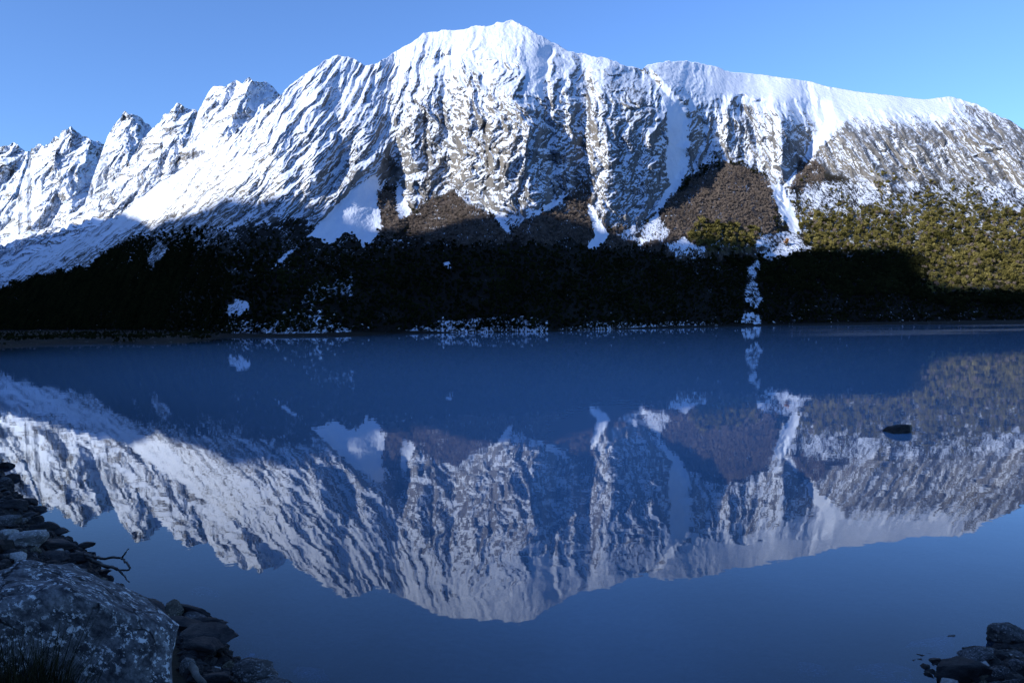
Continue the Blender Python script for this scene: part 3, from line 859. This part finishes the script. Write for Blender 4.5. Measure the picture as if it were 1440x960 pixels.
# dark trees of the lower slopes; on the right their dark foliage deepens the shade
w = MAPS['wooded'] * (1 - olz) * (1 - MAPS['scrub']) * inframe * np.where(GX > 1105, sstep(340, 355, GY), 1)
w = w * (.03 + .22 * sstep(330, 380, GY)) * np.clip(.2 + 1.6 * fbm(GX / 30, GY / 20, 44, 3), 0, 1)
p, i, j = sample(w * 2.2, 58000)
scatter('dark_forest', p, RNG.uniform(.28, .68, len(p)) * np.where(GD[i, j] > 400, 1.7, 1.0), K_DARK, 'dark forest along the foot of the mountain, on the right darkened to deepen the shade', 'forest')
# bare brown scrub tongues
sc = MAPS['scrub'] * (1 - MAPS['clear']) * (1 - MAPS['olive']) * inframe
p, i, j = sample(sc * .8 * np.clip(-.25 + 2.4 * fbm(GX / 9, GY / 14, 39, 3), .10, 1), 22000)
scatter('scrub', p, .25 + .75 * RNG.random(len(p)) ** 2.2, K_TWIG, 'leafless brown scrub on the slopes below the cliffs', 'scrub')

# ------------------------------------------------------------------ stones, driftwood and grass of the near shore
def rock_mesh(name, seed, sub=3, cuts=9, rough=.10, flat=1.0):
    rg = random.Random(seed)
    bm = bmesh.new(); bmesh.ops.create_icosphere(bm, subdivisions=sub, radius=1.0)
    planes = []
    for _ in range(cuts):
        n = Vector((rg.gauss(0, 1), rg.gauss(0, 1), rg.gauss(0, .8))).normalized(); planes.append((n, rg.uniform(.48, .82)))
    from mathutils import noise as mn
    o = Vector((seed * 3.7, seed * 1.3, seed * 2.1))
    for v in bm.verts:
        p = v.co.copy()
        for n, d in planes:
            k = p.dot(n)
            if k > d: p -= n * (k - d) * .93
        p *= 1 + rough * 1.6 * mn.noise(p * 1.3 + o) + rough * .8 * mn.noise(p * 3.4 + o) + rough * .35 * mn.noise(p * 8 + o)
        p.z *= flat
        v.co = p
    me = bpy.data.meshes.new(name); bm.to_mesh(me); bm.free()
    co = np.empty(len(me.vertices) * 3); me.vertices.foreach_get('co', co); co = co.reshape(-1, 3)
    lo_, hi_ = co.min(0), co.max(0)
    co = (co - (lo_ + hi_) / 2) / ((hi_ - lo_) / 2)          # unit half-extent
    me.vertices.foreach_set('co', co.reshape(-1)); me.polygons.foreach_set('use_smooth', np.ones(len(me.polygons), bool)); me.update(); me.set_sharp_from_angle(angle=R(26))
    return me
RM = {
 'dark': mat_rock('dark_wet_stone', c4(.006, .006, .007), c4(.035, .033, .032), .6, spec=.2),
 'grey': mat_rock('grey_stone', c4(.035, .035, .036), c4(.15, .148, .14), .8, lichen=c4(.30, .30, .29), spec=.2),
 'pale': mat_rock('pale_stone', c4(.20, .20, .19), c4(.46, .45, .42), .8, lichen=c4(.6, .6, .58)),
 'olive': mat_rock('olive_stone', c4(.03, .028, .02), c4(.12, .11, .08), .8, lichen=c4(.25, .25, .18), spec=.2),
 'speck': mat_rock('speckled_stone', c4(.015, .015, .017), c4(.07, .07, .07), .75, lichen=c4(.40, .40, .40), scale=1.6, spec=.2),
 'boulder': mat_rock('granite_boulder', c4(.022, .023, .028), c4(.20, .20, .20), .85, lichen=c4(.62, .62, .60), scale=2.3, spec=.2, crack=True),
}
VAR = {k: [rock_mesh('stone', 100 * q + i, 4, 11 + i % 4) for i in range(5)] for q, k in enumerate(RM)}
for k in VAR:
    for me in VAR[k]: me.materials.append(RM[k])
def on_ground(px, py):
    z = 0.0
    for _ in range(12):
        g = ground_pt(px, py, z); z = .5 * z + .5 * max(float(ground_z(g[0], g[1])), -.6)
    return g, z
_rc = [0]
def stone(px, py, w, h, kind, label, group=None, name='stone', sink=.30, rz=None, me=None, z=None):
    """a stone whose middle is seen at photo pixel (px, py), w x h photo pixels"""
    _rc[0] += 1
    rg = random.Random(_rc[0] * 13 + 5)
    g, gz = on_ground(px, py + h * .5)
    if z is not None: gz = z; g = ground_pt(px, py + h * .5, gz)
    d = math.hypot(g[0], g[1]) if False else g[1]
    sx = w * .5 * d / F; sz = h * .5 * d / F * .9; sy = .55 * sx + .45 * sz
    me = me or rg.choice(VAR[kind])
    o = link(name, me)
    o.scale = (sx, sy, max(sz, .25 * sx)); sz = o.scale[2]
    o.rotation_euler = (rg.uniform(-.25, .25), rg.uniform(-.2, .2), rg.uniform(-.5, .5) if rz is None else rz)
    o.location = (g[0], g[1] + sy * .6, gz + sz * (1 - 2 * sink))
    tag(o, label, 'stone' if name == 'stone' else name.split('_')[-1], group)
    return o
STONES = [
 (6, 652, 24, 14, 'dark', 'dark stone at the left picture edge, farthest out along the bank'),
 (14, 668, 22, 13, 'dark', 'dark stone just inshore of the farthest stone at the left edge'),
 (38, 702, 24, 15, 'dark', 'dark oval stone standing out at the water edge on the upper left bank'),
 (46, 714, 34, 9, 'dark', 'flat dark stone under the dark oval stone at the water edge'),
 (14, 706, 40, 20, 'dark', 'broad dark stone at the left edge behind the dark oval stone'),
 (8, 728, 34, 20, 'grey', 'grey stone at the left edge above the big pale stones'),
 (30, 752, 54, 36, 'pale', 'large pale rounded stone near the left edge of the bank'),
 (6, 748, 30, 28, 'pale', 'pale stone cut by the left edge beside the large pale rounded stone'),
 (58, 738, 40, 22, 'dark', 'dark blocky stone at the water edge beside the large pale rounded stone'),
 (76, 746, 30, 11, 'dark', 'thin dark slab at the water edge above the branch'),
 (68, 764, 60, 18, 'dark', 'long dark slab lying across the middle of the left bank'),
 (112, 766, 34, 12, 'dark', 'flat dark stone at the water edge where the branch begins'),
 (100, 782, 40, 20, 'dark', 'dark stone under the foot of the branch'),
 (70, 782, 44, 14, 'dark', 'dark stone behind the white stone on the left bank'),
 (18, 781, 36, 16, 'pale', 'pale angular stone near the left edge, above the grass'),
 (44, 792, 24, 15, 'pale', 'small white stone left of the big brownish grey stone'),
 (80, 806, 52, 46, 'grey', 'big brownish grey rounded stone behind the boulder'),
 (112, 806, 28, 34, 'dark', 'dark upright stone right of the big brownish grey stone'),
 (86, 831, 38, 20, 'pale', 'pale stone resting on the top edge of the boulder'),
 (118, 834, 34, 17, 'olive', 'olive brown stone beside the top edge of the boulder'),
 (128, 818, 34, 20, 'olive', 'dark olive stone at the water edge below the branch'),
 (134, 802, 15, 8, 'dark', 'small dark stone standing alone in the water under the branch'),
 (158, 824, 28, 13, 'dark', 'dark flat stone in the water with a pale rim at the water line'),
 (138, 842, 32, 10, 'pale', 'long pale flat stone on the bank right of the olive stone'),
 (152, 842, 22, 18, 'grey', 'bluish grey stone at the water edge above the boulder'),
 (182, 852, 32, 16, 'dark', 'dark stone between the boulder and the water'),
 (262, 932, 26, 34, 'grey', 'grey stone beside the lower right side of the boulder'),
 (318, 935, 24, 22, 'olive', 'brownish stone at the lower end of the dark slabs'),
 (352, 938, 74, 40, 'grey', 'large bluish stone lying half in the water at the bottom left'),
 (345, 922, 28, 12, 'pale', 'rounded pale stone on the upper side of the half-sunk bluish stone'),
 (300, 952, 46, 24, 'dark', 'dark stone at the bottom edge beside the driftwood stick'),
 (380, 962, 60, 22, 'grey', 'low grey stone at the bottom edge right of the half-sunk bluish stone'),
 (1428, 886, 60, 44, 'grey', 'largest rounded grey stone of the right bank, at the right edge'),
 (1360, 938, 74, 44, 'dark', 'dark angular stone with a pale rim at the left end of the right bank'),
 (1382, 918, 40, 20, 'dark', 'black stone between the largest rounded stone and the angular one'),
 (1410, 922, 34, 20, 'dark', 'black stone just below the largest rounded stone on the right bank'),
 (1412, 944, 36, 28, 'speck', 'speckled stone in the middle of the right bank'),
 (1438, 934, 30, 30, 'speck', 'speckled stone at the right edge under the largest rounded stone'),
 (1386, 952, 46, 18, 'olive', 'flat brownish stone at the bottom edge of the right bank'),
 (1432, 958, 30, 20, 'speck', 'speckled stone cut by the bottom and right picture edges'),
 (1338, 958, 24, 24, 'pale', 'pale edged stone at the bottom left tip of the right bank'),
]
for (px, py, w_, h_, k, lb) in STONES: stone(px, py, w_, h_, k, lb)
# the big boulder in the corner
bm_ = rock_mesh('boulder', 4242, 6, 16, .10)
bm_.materials.append(RM['boulder'])
b = stone(64, 932, 420, 240, 'boulder', 'huge lichen-mottled granite boulder in the bottom left corner', name='boulder', me=bm_, sink=.2, rz=.1)
b.rotation_euler = (.1, .80, -.2)
# dark rock standing alone in the lake
lk = rock_mesh('lake_rock', 77, 4, 7, .06, .6); lk.materials.append(RM['dark'])
b = stone(1271, 599, 41, 25, 'dark', 'lone dark rock sticking out of the lake on the right', name='lake_rock', me=lk, sink=.35, z=-.05, rz=0)
b.rotation_euler = (0, -.16, 0)
# stones seen through the shallow water
for (px, py, w_, h_, lb) in [(1322, 905, 80, 26, 'large flat stone under the shallow water near the right bank'),
                             (1150, 938, 50, 22, 'pale stone on the lake bed at the bottom right of the middle'),
                             (1255, 948, 90, 18, 'long stone on the lake bed left of the right bank'),
                             (432, 945, 60, 20, 'stone on the lake bed right of the half-sunk bluish stone'),
                             (285, 828, 46, 16, 'stone on the lake bed out from the boulder')]:
    stone(px, py, w_, h_, 'grey', lb, name='sunken_stone', sink=.5)

# small dark stones filling the left and right banks
BANKL = [(0, 660), (40, 712), (82, 750), (125, 778), (150, 806), (168, 836), (200, 866), (250, 880), (300, 906), (335, 932), (330, 960), (262, 960), (255, 918), (220, 878), (110, 838), (20, 806), (0, 800)]
BANKR = [(1328, 960), (1352, 934), (1402, 905), (1440, 890), (1440, 960)]
def fill(poly, n, lb, grp, smin, smax):
    rg = random.Random(n)
    xs_ = [p[0] for p in poly]; ys_ = [p[1] for p in poly]; k = 0
    while k < n:
        x = rg.uniform(min(xs_), max(xs_)); y = rg.uniform(min(ys_), max(ys_))
        if not in_poly(poly, np.array([x]), np.array([y]))[0] or (205 < x < 320 and rg.random() < .85): continue
        s_ = rg.uniform(smin, smax) * (.65 + .35 * (y - 640) / 320)
        kd = rg.choice(['dark'] * 6 + ['grey', 'olive', 'speck', 'pale'])
        wd = {'dark': 'dark', 'grey': 'grey', 'olive': 'olive brown', 'speck': 'speckled', 'pale': 'pale'}[kd]
        if 'left' in lb:
            z_ = 'at the far end of the left bank' if y < 730 else 'around the foot of the branch' if y < 800 and x > 60 else 'by the left edge above the grass' if y < 812 else 'behind the top edge of the boulder' if x < 180 else 'in the slab pile right of the boulder'
        else: z_ = 'at the water edge of the right bank' if y < 930 else 'in the bottom right corner'
        stone(x, y, s_, s_ * rg.uniform(.35, .7), kd, 'small %s stone %s' % (wd, z_), 'small %s stones %s' % (wd, z_)); k += 1
fill(BANKL, 120, 'small stone among the jumbled stones of the left bank', 'small stones filling the left bank', 10, 30)
fill(BANKR, 40, 'small stone among the dark stones of the right bank', 'small stones filling the right bank', 12, 34)

def tube(name, pts, r0, r1, mat, parent=None, n=7):
    pts = [Vector(p) for p in pts]; vs, fs = [], []
    for i, p in enumerate(pts):
        t = (pts[min(i + 1, len(pts) - 1)] - pts[max(i - 1, 0)]).normalized()
        a = t.cross(Vector((0, 0, 1)) if abs(t.z) < .9 else Vector((1, 0, 0))).normalized(); b_ = t.cross(a)
        r = r0 + (r1 - r0) * i / (len(pts) - 1)
        for k in range(n):
            an = 6.28318 * k / n; rr = r * (1 + .18 * math.sin(k * 2.3 + i * 1.7))
            vs.append(p + a * math.cos(an) * rr + b_ * math.sin(an) * rr)
    for i in range(len(pts) - 1):
        for k in range(n): fs.append((i * n + k, i * n + (k + 1) % n, (i + 1) * n + (k + 1) % n, (i + 1) * n + k))
    fs.append(tuple(range(n))[::-1]); fs.append(tuple((len(pts) - 1) * n + k for k in range(n)))
    me = bpy.data.meshes.new(name); me.from_pydata(vs, [], fs)
    me.polygons.foreach_set('use_smooth', np.ones(len(fs), bool)); me.update()
    return link(name, me, mat, parent)
def curve3(pp, z0, z1, wob=.012, seed=1, off=(0, 0)):
    rg = random.Random(seed); out = []
    n = len(pp) - 1; K = 5
    for i in range(n):
        for k in range(K + (i == n - 1)):
            f = k / K; t = (i + f) / n; z = z0 + (z1 - z0) * t
            x = pp[i][0] * (1 - f) + pp[i + 1][0] * f; y = pp[i][1] * (1 - f) + pp[i + 1][1] * f
            g = ground_pt(x, y, z)
            out.append((g[0] + rg.uniform(-wob, wob) - off[0], g[1] + rg.uniform(-wob, wob) - off[1], z + rg.uniform(-wob, wob)))
    return out
M_WOOD = mat_rock('dark_wet_wood', c4(.006, .005, .005), c4(.03, .025, .02), .6)
M_WOOD2 = mat_rock('weathered_wood', c4(.10, .095, .08), c4(.30, .28, .24), .8)
g0 = ground_pt(110, 778, .15)
br = bpy.data.objects.new('driftwood_branch', None); br.location = (g0[0], g0[1], 0); col.objects.link(br)
tag(br, 'bare dark forked branch reaching from the left bank over the water', 'branch')
of = (g0[0], g0[1])
tube('limb', curve3([(108, 776), (125, 781), (143, 784), (171, 784)], .16, .34, .010, 1, of), .030, .014, M_WOOD, br)
tube('limb', curve3([(112, 778), (128, 786), (148, 795), (166, 801)], .15, .30, .010, 2, of), .034, .018, M_WOOD, br)
tube('twig', curve3([(171, 784), (176, 778), (181, 771)], .34, .46, .006, 3, of), .014, .006, M_WOOD, br)
tube('twig', curve3([(171, 784), (178, 791), (183, 798), (180, 801), (166, 801)], .34, .30, .006, 4, of), .014, .012, M_WOOD, br)
tube('twig', curve3([(166, 801), (174, 808), (181, 818)], .30, .24, .006, 5, of), .015, .006, M_WOOD, br)
def log(name, a, b_, r, mat, lb, cat, z=.10):
    ga, za = on_ground(*a); gb, zb = on_ground(*b_); za = max(za, 0) + z; zb = max(zb, 0) + z
    ga = ground_pt(a[0], a[1], za); gb = ground_pt(b_[0], b_[1], zb)
    rg = random.Random(int(a[0])); pts = []
    for k in range(8):
        f = k / 7; pts.append((ga[0] + (gb[0] - ga[0]) * f + rg.uniform(-.01, .01), ga[1] + (gb[1] - ga[1]) * f + rg.uniform(-.01, .01), za + (zb - za) * f + rg.uniform(-.008, .008)))
    o = tube(name, pts, r * 1.1, r * .8, mat)
    tag(o, lb, cat)
log('driftwood_stick', (266, 930), (286, 962), .035, M_WOOD2, 'pale weathered driftwood stick beside the lower right side of the boulder', 'stick')
def slab(a, b_, wid, th, kind, lb, z=.12):
    ga, za = on_ground(*a); gb, zb = on_ground(*b_)
    mid = (ga + gb) / 2; L = np.hypot(*(gb - ga))
    _rc[0] += 1
    o = link('flat_stone', VAR[kind][_rc[0] % 5])
    o.scale = (L / 2, wid / 2, th / 2); o.rotation_euler = (.25, -.02, math.atan2(gb[1] - ga[1], gb[0] - ga[0]))
    o.location = (mid[0], mid[1], max((za + zb) / 2, 0) + z); tag(o, lb, 'stone')
for (a, b_, wd_, lb) in [((200, 858), (232, 874), .16, 'dark slab at the water edge just above the boulder'),
                         ((232, 866), (304, 894), .12, 'thin long dark slab nearest the water below the boulder'),
                         ((226, 880), (308, 912), .20, 'thick long dark slab across the middle of the slab pile'),
                         ((248, 884), (320, 904), .16, 'dark slab whose end reaches the water at the lower bank'),
                         ((262, 912), (312, 936), .24, 'blackest slab right of the boulder edge')]:
    slab(a, b_, wd_, .12, 'dark', lb, .13)
slab((255, 878), (292, 896), .22, .10, 'grey', 'narrow grey slab in the slab pile, nearest the water')
slab((262, 890), (306, 912), .20, .10, 'grey', 'grey slab lying on the dark slabs right of the boulder')
slab((236, 866), (252, 878), .22, .12, 'olive', 'small pinkish slab at the upper end of the slab pile')
slab((255, 898), (318, 930), .5, .16, 'dark', 'broad black slab at the bottom of the slab pile')
slab((1352, 945), (1400, 930), .22, .12, 'speck', 'narrow grey slab lying on the dark angular stone of the right bank')

# dark grass in the corner
def mat_grass():
    t = NT('dark_grass')
    v = t.coords(); k = t.noise(v, 9, 2)
    d = t.n('ShaderNodeBsdfDiffuse', i_Color=t.mixc(t.mapr(k, .35, .65), c4(.008, .009, .005), c4(.05, .045, .022)))
    return t.finish(d.outputs[0])
M_GRASS = mat_grass()
def grass(px, py, rad, hgt, n, lb, seed):
    g, gz = on_ground(px, py); rg = random.Random(seed); vs, fs = [], []
    for _ in range(n):
        a = rg.uniform(0, 6.283); r = rad * math.sqrt(rg.random()); x, y = math.cos(a) * r, math.sin(a) * r
        h = hgt * rg.uniform(.45, 1.0); le = rg.uniform(.1, .6); d = rg.uniform(0, 6.283); w_ = rg.uniform(.004, .009)
        wx, wy = -math.sin(d) * w_, math.cos(d) * w_; i = len(vs)
        for q in range(4):
            f = q / 3; o_ = le * h * f * f; zz = h * f * (1 - .3 * le * f); k = (1 - f * .9)
            vs += [(x + math.cos(d) * o_ + wx * k, y + math.sin(d) * o_ + wy * k, zz), (x + math.cos(d) * o_ - wx * k, y + math.sin(d) * o_ - wy * k, zz)]
        for q in range(3): fs.append((i + 2 * q, i + 2 * q + 1, i + 2 * q + 3, i + 2 * q + 2))
    me = bpy.data.meshes.new('grass'); me.from_pydata(vs, [], fs); me.update()
    o = link('grass_tuft', me, M_GRASS); o.location = (g[0], g[1], gz - .03); tag(o, lb, 'grass', 'grass tufts in the bottom left corner')
grass(5, 1090, .34, .95, 1500, 'dark grass tuft at the bottom left corner in front of the boulder', 1)
grass(50, 1110, .26, .80, 1100, 'dark grass tuft against the front of the boulder, right of the corner tuft', 2)
grass(-14, 960, .40, .62, 1200, 'dark grass tuft at the left edge above the corner tuft', 3)

# pebbles between the stones, rubble on the far shore
def stones_kind(name, mat, n=4, sub=2):
    obs = []
    for i in range(n):
        me = rock_mesh(name, 900 + i + len(name), sub, 7); me.materials.append(mat); obs.append(bpy.data.objects.new(name, me))
    return kinds(name + 's', obs)
K_PEB = stones_kind('pebble_kind', RM['dark'])
K_RUB = stones_kind('rubble_kind', mat_rock('snow_dusted_rubble', c4(.03, .03, .03), c4(.12, .115, .10), .8, scale=.25, snow=True))
pts = []; sz = []
rg = np.random.default_rng(5)
for poly, n in ((BANKL, 1500), (BANKR, 500), ([(1200, 960), (1320, 900), (1440, 850), (1440, 890), (1330, 960)], 350), ([(170, 836), (200, 840), (330, 895), (430, 960), (330, 960), (300, 902)], 350)):
    a = np.array(poly)
    q = np.stack([rg.uniform(a[:, 0].min(), a[:, 0].max(), n * 4), rg.uniform(a[:, 1].min(), a[:, 1].max(), n * 4)], 1)
    q = q[in_poly(poly, q[:, 0], q[:, 1])][:n]
    u_, e_ = pix_ue(q[:, 0], q[:, 1]); yy = -CAM_H / e_
    zz = ground_z(u_ * yy, yy)
    for _ in range(4): yy = (np.clip(zz, -.5, 2) - CAM_H) / e_; zz = .5 * zz + .5 * ground_z(u_ * yy, yy)
    pts.append(np.stack([u_ * yy, yy, ground_z(u_ * yy, yy)], 1)); sz.append(rg.uniform(.015, .075, len(q)))
scatter('pebbles', np.concatenate(pts), np.concatenate(sz), K_PEB, 'small pebbles between the stones of the near banks', 'pebbles')
bx_, by_ = rg.uniform(-14, 16, 9000), rg.uniform(-6, 16, 9000)
bz_ = ground_z(bx_, by_); sx_ = bx_ / np.maximum(by_, .1) * F + 720
out = (bz_ > -.05) & (np.hypot(bx_, by_) > 2.2) & ((by_ < 3) | (sx_ > 1455) | (sx_ < -15))
bp_ = np.stack([bx_, by_, bz_], 1)[out][:4500]
scatter('bank_stones', bp_, .04 + .22 * rg.random(len(bp_)) ** 3, K_PEB, 'loose stones covering the near banks beyond the picture edges', 'stones')
shore = np.exp(-np.clip(GP[..., 2], 0, 99) / 1.6) * (GP[..., 2] > .1) * inframe
dn_ = np.interp(GX, [0, 300, 320, 500, 550, 770, 776, 785, 1000, 1020, 1230, 1440], [.05, .1, .5, .35, .7, .8, 0, .6, .6, .25, .2, .06])
patch = in_poly([(318, 474), (320, 446), (360, 450), (440, 425), (470, 440), (500, 462), (500, 474)], GX, GY) | in_poly([(555, 470), (640, 450), (700, 443), (770, 450), (772, 472)], GX, GY)
p, i, j = sample(shore * dn_ * .5 + patch * .16, 9000)
scatter('shore_rubble', p, RNG.uniform(.15, .8, len(p)) ** 1.4, K_RUB, 'snow-dusted stones along the far shore', 'rubble')
# withered growth on the low spit at the left
q = np.stack([rg.uniform(-60, 330, 5000), rg.uniform(463, 492, 5000)], 1)
u_, e_ = pix_ue(q[:, 0], q[:, 1]); yy = -CAM_H / np.minimum(e_, -.004); xx = u_ * yy
zz = ground_z(xx, yy); ok = (zz > .08) & (yy < 700) & (fbm(xx / 14, yy / 30, 81, 3) > .46)
mp_ = np.stack([xx, yy, zz], 1)[ok]
scatter('marsh_scrub', mp_[:700], rg.uniform(.15, .35, len(mp_[:700])), K_TWIG, 'withered low growth on the flat spit at the left', 'scrub')
scatter('marsh_heath', mp_[700:3000], rg.uniform(.15, .40, len(mp_[700:3000])), K_DARK, 'dark low heath on the flat spit at the left', 'heath')
# rust-coloured tree by the right gully
j = int(np.argmin(np.abs(xs - 1106))); i = int(np.argmin(np.abs(GY[:, j] - 345)))
tr = bpy.data.objects.new('tree', None); tr.location = GP[i, j]; col.objects.link(tr)
tag(tr, 'small rust-coloured tree beside the snow gully on the right', 'tree')
cr_ = leaf_cloud('crown', M_RUST, 160, 1.8, 2.6, .5, 5, trunk=False); col.objects.link(cr_); cr_.parent = tr
tube('trunk', [(0, 0, -.5), (.1, 0, 1.5), (0, .1, 3.4)], .18, .06, M_BARK, tr)
